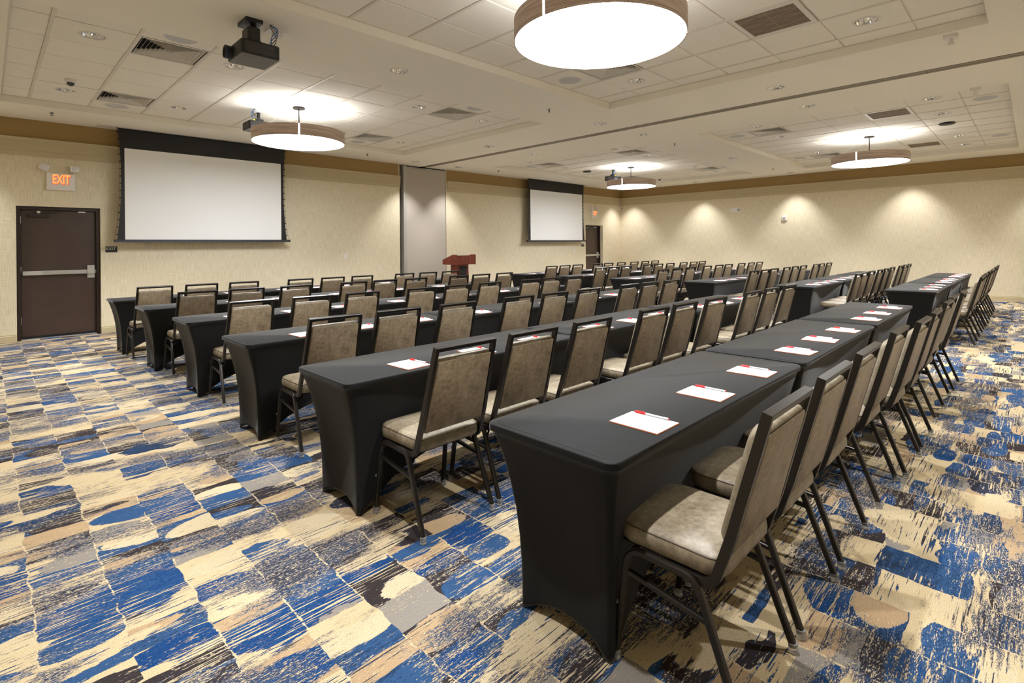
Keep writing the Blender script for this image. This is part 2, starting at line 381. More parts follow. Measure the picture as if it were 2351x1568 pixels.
moulding('trim_3', CROWN, X0, PX0+0.01, 'left'); moulding('trim_4', CROWN, PX1+0.03, X1, 'left'); moulding('trim_5', CROWN, Y0, Y1, 'far')
moulding('baseboard_left_1', BASE, X0, D1[0]-0.003, 'left'); moulding('baseboard_left_2', BASE, D1[1]+0.003, PX0, 'left')
moulding('baseboard_left_3', BASE, PX1+0.01, D2[0]-0.003, 'left'); moulding('baseboard_left_4', BASE, D2[1]+0.003, X1, 'left')
moulding('baseboard_back', BASE, Y0, Y1-0.016, 'far')
# ------------------------------------------------------------------ ceiling
RH = 0.100     # downlight hole radius
soffit_dl = [(3.42, 5.24), (7.37, 10.60), (7.37, 7.98), (7.37, 5.20), (7.37, 2.40), (8.69, 10.60), (8.70, 7.98), (8.70, 5.19), (8.71, 2.39),
             (12.69, 5.12), (16.57, 7.89), (16.60, 5.03), (16.58, 2.25), (16.57, 10.60), (-0.52, 10.6), (16.57, -0.52), (7.37, -0.5), (8.70, -0.5), (3.42, -0.52), (12.69, -0.52)]  # final pair is added out of view to brighten the rightmost chair backs
TRK = (7.94, 8.11)
def soffit():
    def slab(x0, x1):
        outer = [Vector((x0, Y0-0.15, 0)), Vector((x1, Y0-0.15, 0)), Vector((x1, Y1+0.15, 0)), Vector((x0, Y1+0.15, 0))]
        polys = [outer]
        for t in TRAYS:
            if x0 < t[4] < x1: polys.append([Vector((t[0], t[2], 0)), Vector((t[1], t[2], 0)), Vector((t[1], t[3], 0)), Vector((t[0], t[3], 0))])
        for c in soffit_dl:
            if x0 < c[0] < x1: polys.append([Vector((c[0]+RH*math.cos(2*PI*i/20), c[1]+RH*math.sin(2*PI*i/20), 0)) for i in range(20)])
        tri = tessellate_polygon(polys); V = [(p.x, p.y, HC) for pl in polys for p in pl]
        return V, [tuple(t) for t in tri]
    b = MB()
    b.add(*slab(X0-0.15, TRK[0])); b.add(*slab(TRK[1], X1+0.15))
    for t in TRAYS:   # vertical faces of the raised trays
        x0, x1, y0, y1 = t[:4]; z0, z1 = HC, HT+0.02
        b.add([(x0,y0,z0),(x1,y0,z0),(x1,y1,z0),(x0,y1,z0),(x0,y0,z1),(x1,y0,z1),(x1,y1,z1),(x0,y1,z1)], [(0,1,5,4),(1,2,6,5),(2,3,7,6),(3,0,4,7)])
    o = b.build('ceiling', 'ceiling_paint'); return struct(o)
ceiling = soffit()
struct(MB().box(X0-0.3, X1+0.3, Y0-0.3, Y1+0.5, 3.95, 4.05).build('ceiling', 'dark_gap'))
# folding wall track across the ceiling: two flanges and a slot
b = MB(); ya, yb = Y0, Y1-0.02
b.box(TRK[0]+0.006, TRK[0]+0.094, ya, yb, HC-0.004, HC+0.02); b.box(TRK[0]+0.108, TRK[1]-0.006, ya, yb, HC-0.004, HC+0.02)
trk = b.build('partition_track', 'track_metal'); tag(trk, 'grey metal track for the folding wall running across the ceiling', 'track')
MB().box(TRK[0], TRK[1], ya, yb, HC+0.021, HC+0.10).build('slot', 'dark_gap', trk)
for yj in (0.9, 3.1, 5.3, 7.5, 9.7):
    MB().box(TRK[0]+0.006, TRK[1]-0.006, yj, yj+0.004, HC-0.006, HC-0.0035).build('joint', 'dark_gap', trk)
# ------------------------------------------------------------------ tray ceilings with tiles and tees
dl_tiles = {0: [(-4,-2),(-2,-2),(2,-2),(4,-2),(-4,2),(-2,2),(2,2),(4,2)]}
dl_tiles = {k: dl_tiles[0] for k in range(4)}
diff_tiles = {0: [(-3,-2),(-3,2),(3,-2),(3,2)], 1: [(-3,2),(3,2)], 2: [(-3,-2),(-3,2),(3,-2),(3,2)], 3: [(-3,2),(3,2)]}
grille_tiles = {0: [], 1: [(3,-1),(-3,-1)], 2: [], 3: [(-3,-1),(3,-1)]}
tile_cache = {}
def tile_mesh(wx, wy, hole, parent, loc):
    key = (round(wx, 3), round(wy, 3), hole)
    if key in tile_cache:
        o = D.objects.new('ceiling_tile', tile_cache[key]); C.objects.link(o); o.parent = parent; o.location = loc; return o
    b = MB(); hx, hy, T = wx/2, wy/2, 0.016
    if not hole:
        e = min(0.010, hx*0.3)   # tegular edge: face slightly proud and chamfered
        L = [[(-hx,-hy,T),(hx,-hy,T),(hx,hy,T),(-hx,hy,T)], [(-hx,-hy,0.004),(hx,-hy,0.004),(hx,hy,0.004),(-hx,hy,0.004)],
             [(-hx+e,-hy+e,0),(hx-e,-hy+e,0),(hx-e,hy-e,0),(-hx+e,hy-e,0)]]
        b.loops(L)
    else:
        n = 24; inner = [(RH*math.cos(2*PI*i/n), RH*math.sin(2*PI*i/n)) for i in range(n)]; outer = []
        for i in range(n):
            a = 2*PI*i/n; c, s_ = math.cos(a), math.sin(a); k = min(hx/abs(c) if abs(c) > 1e-6 else 9, hy/abs(s_) if abs(s_) > 1e-6 else 9); outer.append((c*k, s_*k))
        for i in (3, 9, 15, 21): outer[i] = (math.copysign(hx, outer[i][0]), math.copysign(hy, outer[i][1]))
        b.loops([[(x, y, T) for x, y in outer], [(x, y, 0) for x, y in outer], [(x, y, 0) for x, y in inner], [(x, y, T) for x, y in inner]], cap0=False, cap1=False)
    o = b.build('ceiling_tile', 'tile', parent, loc=loc); tile_cache[key] = o.data; return o
lamp_pos = []
items = []
for ti, (x0, x1, y0, y1, cx, cy, TX) in enumerate(TRAYS):
    tc = D.objects.new('ceiling', None)
    bb = MB().box(x0-0.02, x1+0.02, y0-0.02, y1+0.02, HT+0.30, HT+0.31); tc = struct(bb.build('ceiling', 'dark_gap'))
    g_ = 0.013
    for i in range(-6, 7):
        ax, bx_ = cx+(i-0.5)*TX, cx+(i+0.5)*TX
        if bx_ <= x0+0.03 or ax >= x1-0.03: continue
        ax, bx_ = max(ax, x0), min(bx_, x1)
        for j in range(-5, 6):
            ay, by = cy+(j-0.5)*TY, cy+(j+0.5)*TY
            if by <= y0+0.03 or ay >= y1-0.03: continue
            ay, by = max(ay, y0), min(by, y1)
            mx, my = (ax+bx_)/2, (ay+by)/2
            if (i, j) in diff_tiles[ti]: items.append(('diff', ti, mx, my)); continue
            if (i, j) in grille_tiles[ti]: items.append(('grille', ti, mx, my)); continue
            hole = (i, j) in dl_tiles[ti]
            if hole: items.append(('dl', ti, mx, my))
            tile_mesh(bx_-ax-0.030, by-ay-g_, hole, tc, (mx, my, HT))
    b = MB(); e = 0.022
    b.box(x0, x0+e, y0, y1, HT-0.004, HT+0.004); b.box(x1-e, x1, y0, y1, HT-0.004, HT+0.004); b.box(x0+e, x1-e, y0, y0+e, HT-0.004, HT+0.004); b.box(x0+e, x1-e, y1-e, y1, HT-0.004, HT+0.004); b.build('wall_angle', 'grid_metal', tc)
    # tees
    for i in range(-6, 8):
        gx = cx+(i-0.5)*TX
        if x0+0.01 < gx < x1-0.01: MB().box(gx-0.0135, gx+0.0135, y0, y1, HT-0.005, HT+0.012).build('grid_tee', 'grid_metal', tc)
    for j in range(-5, 7):
        gy = cy+(j-0.5)*TY
        if y0+0.01 < gy < y1-0.01: MB().box(x0, x1, gy-0.012, gy+0.012, HT+0.0125, HT+0.0165).build('grid_tee', 'grid_metal', tc)
# ------------------------------------------------------------------ downlights
def downlight():
    t = empty('downlight', (0, 0, 0), '', 'downlight', 'recessed ceiling downlights')
    MB().lathe([(RH-0.004, 0.004), (RH-0.002, -0.004), (RH+0.018, -0.005), (RH+0.021, -0.0005), (RH+0.0, 0.0)], 28).build('trim_ring', 'white_metal', t, True)
    b = MB(); n = 28; L = []
    for k, (r, z) in enumerate([(RH-0.004, 0.002), (RH-0.012, 0.03), (0.070, 0.07), (0.045, 0.115), (0.030, 0.13)]):
        L.append([((r*(1.0 if i % 2 else 0.88))*math.cos(2*PI*(i+0.5*(k % 2))/n), (r*(1.0 if i % 2 else 0.88))*math.sin(2*PI*(i+0.5*(k % 2))/n), z) for i in range(n)])
    b.loops(L, cap0=False, cap1=False); b.build('reflector', 'chrome', t)
    MB().lathe([(0.001, 0.098), (0.020, 0.100), (0.030, 0.112), (0.032, 0.128), (0.0, 0.128)], 14).build('lamp', 'bulb', t, True)
    return t
AREA = {0: 'tray nearest the large screen wall', 1: 'tray with the largest pendant', 2: 'far tray in front of the smaller screen', 3: 'far right tray'}
def spot(x, y, z, w_):
    ld = spot.ld
    if ld is None:
        ld = D.lights.new('downlight_beam', 'SPOT'); ld.energy = w_; ld.color = (1.0, 1.0, 1.0); ld.spot_size = 1.50; ld.spot_blend = 0.75; ld.shadow_soft_size = 0.035; spot.ld = ld
    o = D.objects.new('downlight_beam', ld); C.objects.link(o); o.location = (x, y, z-0.008); return o
spot.ld = None
def wall_spot(x, y, z):
    o = spot(x, y, z, SPOT_W)
    if wall_spot.ld is None: wall_spot.ld = spot.ld.copy(); wall_spot.ld.name = 'wall_wash_beam'; wall_spot.ld.energy = SPOT_W*0.62
    o.data = wall_spot.ld; return o
wall_spot.ld = None
dl0 = downlight(); dlT = tree(dl0); first = True
def ordn(k): return ['first', 'second', 'third', 'fourth', 'fifth', 'sixth', 'seventh', 'eighth', 'ninth'][k]
cnt = {}
for kind, ti, x, y in items:
    if kind != 'dl': continue
    k = cnt.get(ti, 0); cnt[ti] = k+1
    col, row = k//2, k % 2
    cx, cy = TRAYS[ti][4], TRAYS[ti][5]
    lab = 'round recessed downlight in the %s, %s from the left on its %s side' % (
        ['left screen-side tray', 'near right tray', 'far screen-side tray', 'far right tray'][ti], ordn(col), ['near', 'screen'][row])
    if first: dl0.location = (x, y, HT); dl0['label'] = lab; first = False; o = dl0
    else: o = dup(dl0, dlT, (x, y, HT), lab)
    spot(x, y, HT, SPOT_W).parent = None
SL = ['round downlight in the flat band between the two left trays', 'round downlight just left of the ceiling track, closest to the screen wall',
      'second round downlight from the screen wall, left of the ceiling track', 'third round downlight from the screen wall, left of the ceiling track',
      'fourth round downlight from the screen wall, left of the ceiling track', 'round downlight just beyond the ceiling track, closest to the screen wall',
      'second round downlight from the screen wall, beyond the ceiling track', 'third round downlight from the screen wall, beyond the ceiling track',
      'fourth round downlight from the screen wall, beyond the ceiling track', 'round downlight in the flat band between the two far trays',
      'round downlight beside the far wall, behind the far left pendant', 'round downlight beside the far wall, second from the room corner',
      'round downlight beside the far wall, above the wall wash right of centre', 'round downlight in the far corner beside the exit door',
      'round downlight over the left end wall, by the screen wall', 'round downlight in the far right corner by the right wall', 'round downlight left of the ceiling track by the right wall', 'round downlight beyond the ceiling track by the right wall', 'added unseen downlight over the right aisle, brightening the nearest chair backs', 'round downlight over the right aisle of the far block']
for (x, y), lab in zip(soffit_dl, SL):
    dup(dl0, dlT, (x, y, HC), lab); (wall_spot(x, y, HC) if (x > 16 or x < 0 or y > 10.2) else spot(x, y, HC, SPOT_W))
# ------------------------------------------------------------------ diffusers, grilles, speakers and small ceiling devices
def diffuser(HX, HY):
    t = empty('air_diffuser', (0, 0, 0), '', 'air vent', 'louvred ceiling air vents')
    b = MB(); f = 0.02
    b.box(-HX, HX, -HY, -HY+f, 0.0, 0.006); b.box(-HX, HX, HY-f, HY, 0.0, 0.006); b.box(-HX, -HX+f, -HY+f, HY-f, 0.0, 0.006); b.box(HX-f, HX, -HY+f, HY-f, 0.0, 0.006)
    b.build('frame', 'white_metal', t)
    n = 8
    for k in range(n):
        s = 1-(k+0.35)/(n+0.1); a, c = (HX-f)*s, (HY-f)*s; d = 0.04
        bb = MB(); o_ = min(0.028, a*0.6, c*0.6)
        L = [[(-a,-c,0.003),(a,-c,0.003),(a,c,0.003),(-a,c,0.003)], [(-a+o_,-c+o_,0.046),(a-o_,-c+o_,0.046),(a-o_,c-o_,0.046),(-a+o_,c-o_,0.046)],
             [(-a+o_-0.002,-c+o_-0.002,0.048),(a-o_+0.002,-c+o_-0.002,0.048),(a-o_+0.002,c-o_+0.002,0.048),(-a+o_-0.002,c-o_+0.002,0.048)], [(-a-0.002,-c-0.002,0.005),(a+0.002,-c-0.002,0.005),(a+0.002,c+0.002,0.005),(-a-0.002,c+0.002,0.005)]]
        bb.loops(L, cap0=False, cap1=False); bb.build('louvre', 'white_metal', t)
    MB().box(-HX+0.01, HX-0.01, -HY+0.01, HY-0.01, 0.052, 0.056).build('backing', 'dark_gap', t)
    return t
def grille(HX, HY):
    t = empty('return_grille', (0, 0, 0), '', 'air vent', 'flat return air grilles')
    b = MB(); f = 0.045
    b.box(-HX, HX, -HY, -HY+f, -0.003, 0.006); b.box(-HX, HX, HY-f, HY, -0.003, 0.006); b.box(-HX, -HX+f, -HY+f, HY-f, -0.003, 0.006); b.box(HX-f, HX, -HY+f, HY-f, -0.003, 0.006)
    b.build('frame', 'white_metal', t)
    MB().box(-HX+f, HX-f, -HY+f, HY-f, 0.005, 0.009).build('mesh_panel', 'duct', t)
    b = MB(); a, c = HX-f, HY-f
    for k in range(-1, 2):   # the filter's diamond wire pattern behind the mesh
        b.sweep([(k*a*0.66, -c, 0.0045), (k*a*0.66, c, 0.0045)], rectprof(0.012, 0.001), (1, 0, 0))
    for k in range(4):
        xa = -a+k*a/2
        b.sweep([(xa, -c, 0.0042), (xa+a/2, c, 0.0042)], rectprof(0.010, 0.001), (1, 0, 0)); b.sweep([(xa, c, 0.0040), (xa+a/2, -c, 0.0040)], rectprof(0.010, 0.001), (1, 0, 0))
    b.sweep([(-a, 0, 0.0036), (a, 0, 0.0036)], rectprof(0.010, 0.001), (0, 1, 0))
    b.build('filter_wire', 'wire', t)
    return t
pd = {0: (0.6575, 'left'), 1: (0.6575, 'near'), 2: (0.66, 'far left'), 3: (0.66, 'far right')}
seen = {}
TN = ['left screen-side tray', 'near right tray', 'far screen-side tray', 'far right tray']
proto = {}
for kind, ti, x, y in items:
    if kind == 'dl': continue
    cx, cy = TRAYS[ti][4:6]
    where = '%s half, %s side' % ('left' if x < cx else 'far', 'screen' if y > cy else 'near')
    lab = ('square louvred white air vent in the %s, %s' if kind == 'diff' else 'flat beige return air grille in the %s, %s') % (TN[ti], where)
    if kind not in proto:
        o = (diffuser if kind == 'diff' else grille)(0.6575/2-0.008, TY/2-0.008); o['label'] = lab; o.location = (x, y, HT); proto[kind] = (o, tree(o))
    else: dup(proto[kind][0], proto[kind][1], (x, y, HT), lab)
def speaker():
    t = empty('ceiling_speaker', (0, 0, 0), '', 'speaker', 'round flush ceiling speakers')
    MB().lathe([(0.0, -0.004), (0.138, -0.004)], 32).build('speaker_grille', 'grey_mesh', t, True)
    MB().lathe([(0.138, -0.004), (0.140, -0.006), (0.150, -0.005), (0.152, 0.0)], 32).build('rim', 'white_metal', t, True)
    return t
sp0 = None
spk = [(1.42, 6.15, 'round grey ceiling speaker half hidden by the left soffit edge, beside the large air vent'), (1.40, 9.74, 'round grey ceiling speaker in the left tray, above the large screen'), (5.40, 6.14, 'round grey ceiling speaker in the left tray, by the two far near-side vents'),
       (5.37, 9.76, 'round grey ceiling speaker in the left tray, right of the small pendant'), (5.38, 4.27, 'round grey ceiling speaker just below the largest pendant'), (1.42, 4.27, 'round ceiling speaker in the near right tray above the projector side'),
       (10.62, 4.19, 'round grey ceiling speaker at the near left corner of the far right tray'), (10.57, 0.50, 'round grey ceiling speaker at the right edge of the far right tray, closer one'), (14.50, 0.46, 'round grey ceiling speaker at the right edge of the far right tray, farther one'),
       (14.54, 4.18, 'round grey ceiling speaker in the far right tray, left of its pendant'), (14.56, 6.07, 'round grey ceiling speaker in the far screen-side tray, near the far wall'), (10.55, 9.72, 'round grey ceiling speaker in the far screen-side tray, above the smaller screen')]
for x, y, lab in spk:
    if sp0 is None: sp0 = speaker(); spT = tree(sp0); sp0.location = (x, y, HT-0.0005); sp0['label'] = lab
    else: dup(sp0, spT, (x, y, HT-0.0005), lab)
def sprinkler():
    t = empty('fire_sprinkler', (0, 0, 0), '', 'sprinkler', 'pendent fire sprinklers')
    MB().lathe([(0.012, 0.0), (0.032, -0.002), (0.030, -0.006), (0.010, -0.008)], 16, cap=True).build('escutcheon', 'steel', t, True)
    b = MB().cyl((0, 0), 0.007, -0.030, 0.0, 10); b.box(-0.014, -0.010, -0.003, 0.003, -0.045, -0.012); b.box(0.010, 0.014, -0.003, 0.003, -0.045, -0.012); b.box(-0.014, 0.014, -0.003, 0.003, -0.047, -0.043)
    b.build('frame', 'bronze', t)
    MB().lathe([(0.0, -0.050), (0.020, -0.049), (0.021, -0.047), (0.0, -0.047)], 14).build('deflector', 'bronze', t)
    return t
spr0 = None
for x, y, lab in [(0.71, 10.39, 'small dark fire sprinkler above the left exit door'), (5.95, 10.40, 'small fire sprinkler on the soffit right of the small left pendant'), (9.88, 10.33, 'small fire sprinkler on the soffit left of the smaller screen'),
                  (6.0, 5.16, 'small fire sprinkler on the soffit left of the ceiling track near the largest pendant'), (9.91, 5.17, 'small fire sprinkler on the soffit between the two far trays'), (15.20, 5.04, 'small fire sprinkler on the soffit closest to the far wall')]:
    if spr0 is None: spr0 = sprinkler(); sprT = tree(spr0); spr0.location = (x, y, HC); spr0['label'] = lab
    else: dup(spr0, sprT, (x, y, HC), lab)
def dome(loc, lab):
    t = empty('dome_camera', loc, lab, 'camera', 'ceiling dome cameras')
    MB().lathe([(0.0, 0.0), (0.062, 0.0), (0.060, -0.028), (0.045, -0.040), (0.0, -0.040)], 24).build('housing', 'white_plastic', t, True)
    MB().lathe([(0.042, -0.038)]+[(0.042*math.cos(a), -0.042-0.042*math.sin(a)) for a in [0, 0.4, 0.8, 1.2, 1.57]], 20).build('dome', 'lens_glass', t, True)
    return t
dome((0.77, 8.61, HT), 'small black dome camera in the left tray'); dome((15.46, 8.60, HT), 'small black dome camera right of the far left pendant')
for x, y, lab in [(12.36, 9.20, 'flat black disc sensor on the far screen-side tray'), (12.27, 1.10, 'flat black disc sensor on the far right tray')]:
    o = MB().lathe([(0.0, -0.035), (0.10, -0.033), (0.125, -0.02), (0.11, 0.0), (0.0, 0.0)], 24).build('ceiling_sensor', 'black_plastic', None, True, loc=(x, y, HT)); tag(o, lab, 'sensor', 'flat black ceiling discs')
def smoke(loc, lab):
    t = empty('smoke_detector', loc, lab, 'smoke detector')
    MB().lathe([(0.0, 0.0), (0.075, 0.0), (0.076, -0.02), (0.066, -0.032), (0.0, -0.034)], 28).build('housing', 'white_plastic', t, True); return t
smoke((3.02, 8.55, HT), 'round white smoke detector above the projector beside the small left pendant')
for x, y, lab in [(6.79, 0.57, 'white motion sensor box on the soffit at upper right'), (9.37, 0.54, 'white motion sensor box on the soffit beyond the ceiling track')]:
    t = empty('motion_sensor', (x, y, HC), lab, 'sensor', 'white ceiling motion sensors')
    MB().box(-0.055, 0.055, -0.055, 0.055, -0.035, 0).build('box', 'white_plastic', t)
    MB().cyl((0, 0), 0.018, -0.07, -0.035, 12).build('neck', 'white_plastic', t); MB().box(-0.03, 0.03, -0.025, 0.025, -0.10, -0.07).build('sensor_head', 'white_plastic', t)
# ------------------------------------------------------------------ drum pendants
def pendant(x, y, seam, lab, ztop=HT):
    t = empty('drum_pendant', (x, y, 0), lab, 'pendant lamp', 'wood veneer drum pendants', rz=seam)
    R, zb, zt = 0.665, 3.028, 3.196
    for k in range(3):
        a0 = 2*PI*k/3+0.017; a1 = 2*PI*(k+1)/3-0.017; n = 30; L = []
        for i in range(n+1):
            a = a0+(a1-a0)*i/n; c, s_ = math.cos(a), math.sin(a)
            L.append([(c*r, s_*r, z) for r, z in ((R-0.008, zb), (R, zb), (R, zt), (R-0.008, zt))])
        MB().loops(L).build('veneer_band', 'veneer', t, True)
    MB().lathe([(R-0.010, zb+0.003), (R-0.010, zt-0.004)], 72).build('side_glow', 'pend_side', t, True)
    MB().lathe([(0.0, zb+0.003), (R-0.0085, zb+0.003)], 72).build('diffuser', 'pend_down', t)
    MB().lathe([(0.0, zt-0.004), (R-0.0085, zt-0.004)], 72).build('uplight', 'pend_up', t)
    MB().cyl((0, 0), 0.009, zt-0.004, ztop-0.015, 12).build('rod', 'bronze', t, True)
    MB().lathe([(0.0, ztop-0.024), (0.088, ztop-0.024), (0.090, ztop-0.020), (0.090, ztop), (0.0, ztop)], 28).build('canopy', 'bronze', t, True)
    for k in range(3):
        a = 2*PI*k/3+0.9
        MB().sweep([(0.07*math.cos(a), 0.07*math.sin(a), ztop-0.02), (0.55*math.cos(a), 0.55*math.sin(a), zt-0.002)], circ(0.0006, 4), (0, 0, 1)).build('cable', 'steel', t)
    return t
def camang(x, y, off): return math.atan2(-y, -x)+off
pendant(3.405, 7.98, camang(3.405, 7.98, 0.0), 'round wood veneer drum pendant hanging in front of the large screen')
pendant(3.405, 2.41, camang(3.405, 2.41, -0.60), 'largest-looking round wood veneer drum pendant at top centre')
pendant(12.66, 7.92, camang(12.66, 7.92, -0.36), 'smallest-looking drum pendant beside the smaller projection screen')
pendant(12.65, 2.35, camang(12.65, 2.35, -0.33), 'round wood veneer drum pendant at the far right')
# ------------------------------------------------------------------ doors
def door(name, d, dep, n):
    x0, x1, h = d; y = Y1+dep
    t = D.objects.new(name, None); C.objects.link(t); t.location = (x0, y, 0); struct(t)
    W = x1-x0; rv = 0.0; f = 0.05
    b = MB()   # frame: jambs and head
    b.box(0.004, f, -0.05, 0.08, 0, h-0.004); b.box(W-f, W-0.004, -0.05, 0.08, 0, h-0.004); b.box(f, W-f, -0.05, 0.08, h-f, h-0.004)
    b.box(f, f+0.018, 0.01, 0.08, 0, h-f); b.box(W-f-0.018, W-f, 0.01, 0.08, 0, h-f); b.box(f, W-f, 0.01, 0.08, h-f-0.018, h-f)
    b.build('door_frame', 'frame_paint', t)
    MB().box(f+0.004, W-f-0.004, 0.012, 0.055, 0.018, h-f-0.006).build('door_panel', 'door_paint', t)
    MB().box(f, W-f, -0.02, 0.06, 0.0, 0.014).build('threshold', 'threshold', t)
    b = MB().box(f+0.006, W-f-0.006, 0.002, 0.012, 0.02, 0.05); b.build('door_sweep', 'black_plastic', t)
    cl = MB().box(0.145, 0.40, -0.045, 0.010, h-f-0.115, h-f-0.06).build('closer', 'frame_paint', t)
    MB().sweep([(0.27, -0.03, h-f-0.055), (0.55, -0.035, h-f-0.020)], rectprof(0.022, 0.008), (0, 0, 1)).build('closer_arm', 'frame_paint', cl)
    MB().box(0.245, 0.285, -0.04, -0.01, h-f-0.055, h-f-0.02).build('arm_bracket', 'steel', cl)
    MB().box(0.76, 0.855, -0.006, 0.010, h-f-0.028, h-f-0.008).build('door_contact', 'white_plastic', t)
    pb = MB(); pb.box(f+0.02, W-f-0.12, -0.055, -0.012, 1.025, 1.09); pb = pb.build('panic_bar', 'aluminium', t)
    MB().box(f+0.26, W-f-0.135, -0.062, -0.055, 1.032, 1.083).build('touch_bar', 'steel', pb)
    MB().box(f+0.006, f+0.022, -0.058, 0.0, 1.018, 1.097).build('end_cap', 'black_plastic', pb)
    MB().box(W-f-0.12, W-f-0.022, -0.02, 0.011, 0.95, 1.16).build('latch_plate', 'aluminium', pb)
    MB().box(W-f-0.125, W-f-0.03, -0.068, -0.02, 1.022, 1.093).build('latch_case', 'steel', pb)
    MB().lathe([(0.0, 1.085), (0.012, 1.08), (0.016, 1.055), (0.012, 1.03), (0.0, 1.025)], 12, c=(W-f-0.008, -0.010)).build('strike', 'steel', t, True)
    for s_ in (0.25, 1.05, 1.85):
        MB().cyl((f+0.002, -0.004), 0.007, s_, s_+0.11, 10).build('hinge', 'steel', t)
    return t
door('door_1', D1, 0.12, 1); door('door_2', D2, 0.165, 2)
struct(MB().box(D1[0]-0.1, D1[1]+0.1, Y1+0.205, Y1+0.22, 0, 2.3).build('trim_6', 'dark_gap')); struct(MB().box(D2[0]-0.1, D2[1]+0.1, Y1+0.235, Y1+0.25, 0, 2.3).build('trim_7', 'dark_gap'))
struct(MB().box(D2[0]-0.2, D2[0], Y1+0.2, Y1+0.235, 0, 2.4).box(D2[1], D2[1]+0.2, Y1+0.2, Y1+0.235, 0, 2.4).box(D2[0], D2[1], Y1+0.2, Y1+0.235, D2[2], 2.4).build('trim_8', 'wallpaper'))
# ------------------------------------------------------------------ folded partition panel in its opening
t = D.objects.new('trim_9', None); C.objects.link(t); struct(t)
MB().box(PX0, PX1, Y1+0.20, Y1+0.22, 0, HC).build('pocket', 'dark_gap', t)
MB().box(PX0+0.10, PX0+0.145, Y1-0.03, Y1+0.15, 0, HC-0.015).box(PX0+0.125, PX0+0.20, Y1-0.005, Y1+0.12, 0, HC-0.015).build('jamb_profile', 'aluminium', t)
o = MB().box(PX0+0.20, PX1-0.03, Y1+0.005, Y1+0.10, 0.02, HC-0.055).build('folding_panel', 'panel_fabric', t)
b = MB(); xa, xb, za, zb = PX0+0.165, PX1-0.015, 0.01, HC-0.035
b.box(xa, xa+0.02, Y1-0.003, Y1+0.10, za, zb); b.box(xb-0.018, xb, Y1-0.003, Y1+0.10, za, zb); b.box(xa, xb, Y1-0.003, Y1+0.10, zb-0.016, zb); b.box(xa, xb, Y1-0.003, Y1+0.10, za, za+0.016)
b.build('panel_edge', 'aluminium', t)
# ------------------------------------------------------------------ projection screens
def proj_screen(x0, lab, slotlab):
    YS = 10.95
    t = empty('projection_screen', (x0, YS, 0), lab, 'screen', 'tab-tensioned projection screens')
    W = 2.79; zt, zb = HC-0.0095, 1.575
    def ex(z):   # concave tensioned edge
        u = (z-zb)/(zt-zb); return -0.012 + 0.2*(u-0.55)**2
    n = 22; V = []; F = []
    b = MB(); L = []
    for i in range(n+1):
        z = zb+(zt-zb)*i/n; e = 0.028-ex(z)
        L.append([(e, 0.0, z), (W-e, 0.0, z), (W-e, 0.004, z), (e, 0.004, z)])
    b.loops(L); b.build('screen_border', 'screen_black', t)
    wx0, wx1, wz0, wz1 = 0.09, W-0.09, 1.582, 3.145
    MB().box(wx0, wx1, -0.002, -0.0005, wz0, wz1).build('projection_surface', 'screen_white', t)
    b = MB()
    for sgn in (0, 1):
        for k in range(15):
            z = zb+0.10+k*0.124; e = 0.028-ex(z); x = e-0.012 if sgn == 0 else W-e+0.012
            tb = MB().box(x-0.010, x+0.012, -0.002, 0.005, z-0.009, z+0.009); tb.build('tension_tab', 'screen_black', t)
        pts = []
        for k in range(20):
            z = zb-0.01+(zt-zb)*k/19; e = 0.028-ex(max(z, zb)); pts.append(((e-0.020-0.03*(1-k/19)**8) if sgn == 0 else (W-e+0.020+0.03*(1-k/19)**8), 0.002, z))
        MB().sweep(pts, circ(0.0018, 5), (0, 1, 0)).build('tension_cord', 'screen_black', t)
    b = MB(); pr = [(-0.028, 1.543), (0.028, 1.543), (0.028, 1.572), (0.010, 1.590), (-0.010, 1.590), (-0.028, 1.572)]
    b.loops([[(-0.055, y, z) for y, z in pr], [(W+0.075, y, z) for y, z in pr]]); wb = b.build('weight_bar', 'bar_grey', t)
    MB().box(-0.062, -0.055, -0.030, 0.030, 1.541, 1.592).box(W+0.075, W+0.082, -0.030, 0.030, 1.541, 1.592).build('end_cap', 'black_plastic', wb)
    cs = empty('screen_case', (x0, YS, 0), slotlab, 'case', 'recessed screen cases')
    MB().box(-0.28, W+0.20, -0.085, 0.10, HC-0.006, HC-0.0005).build('flange', 'white_metal', cs)
    MB().box(-0.02, W+0.02, -0.03, 0.03, HC-0.008, HC-0.0055).build('slot', 'dark_gap', cs)
proj_screen(1.585, 'large blank white projection screen with black border, beside the left exit door', 'flat white recessed case in the soffit above the large screen')
proj_screen(11.72, 'farther blank white projection screen beside the far exit door', 'flat white recessed case in the soffit above the farther screen')
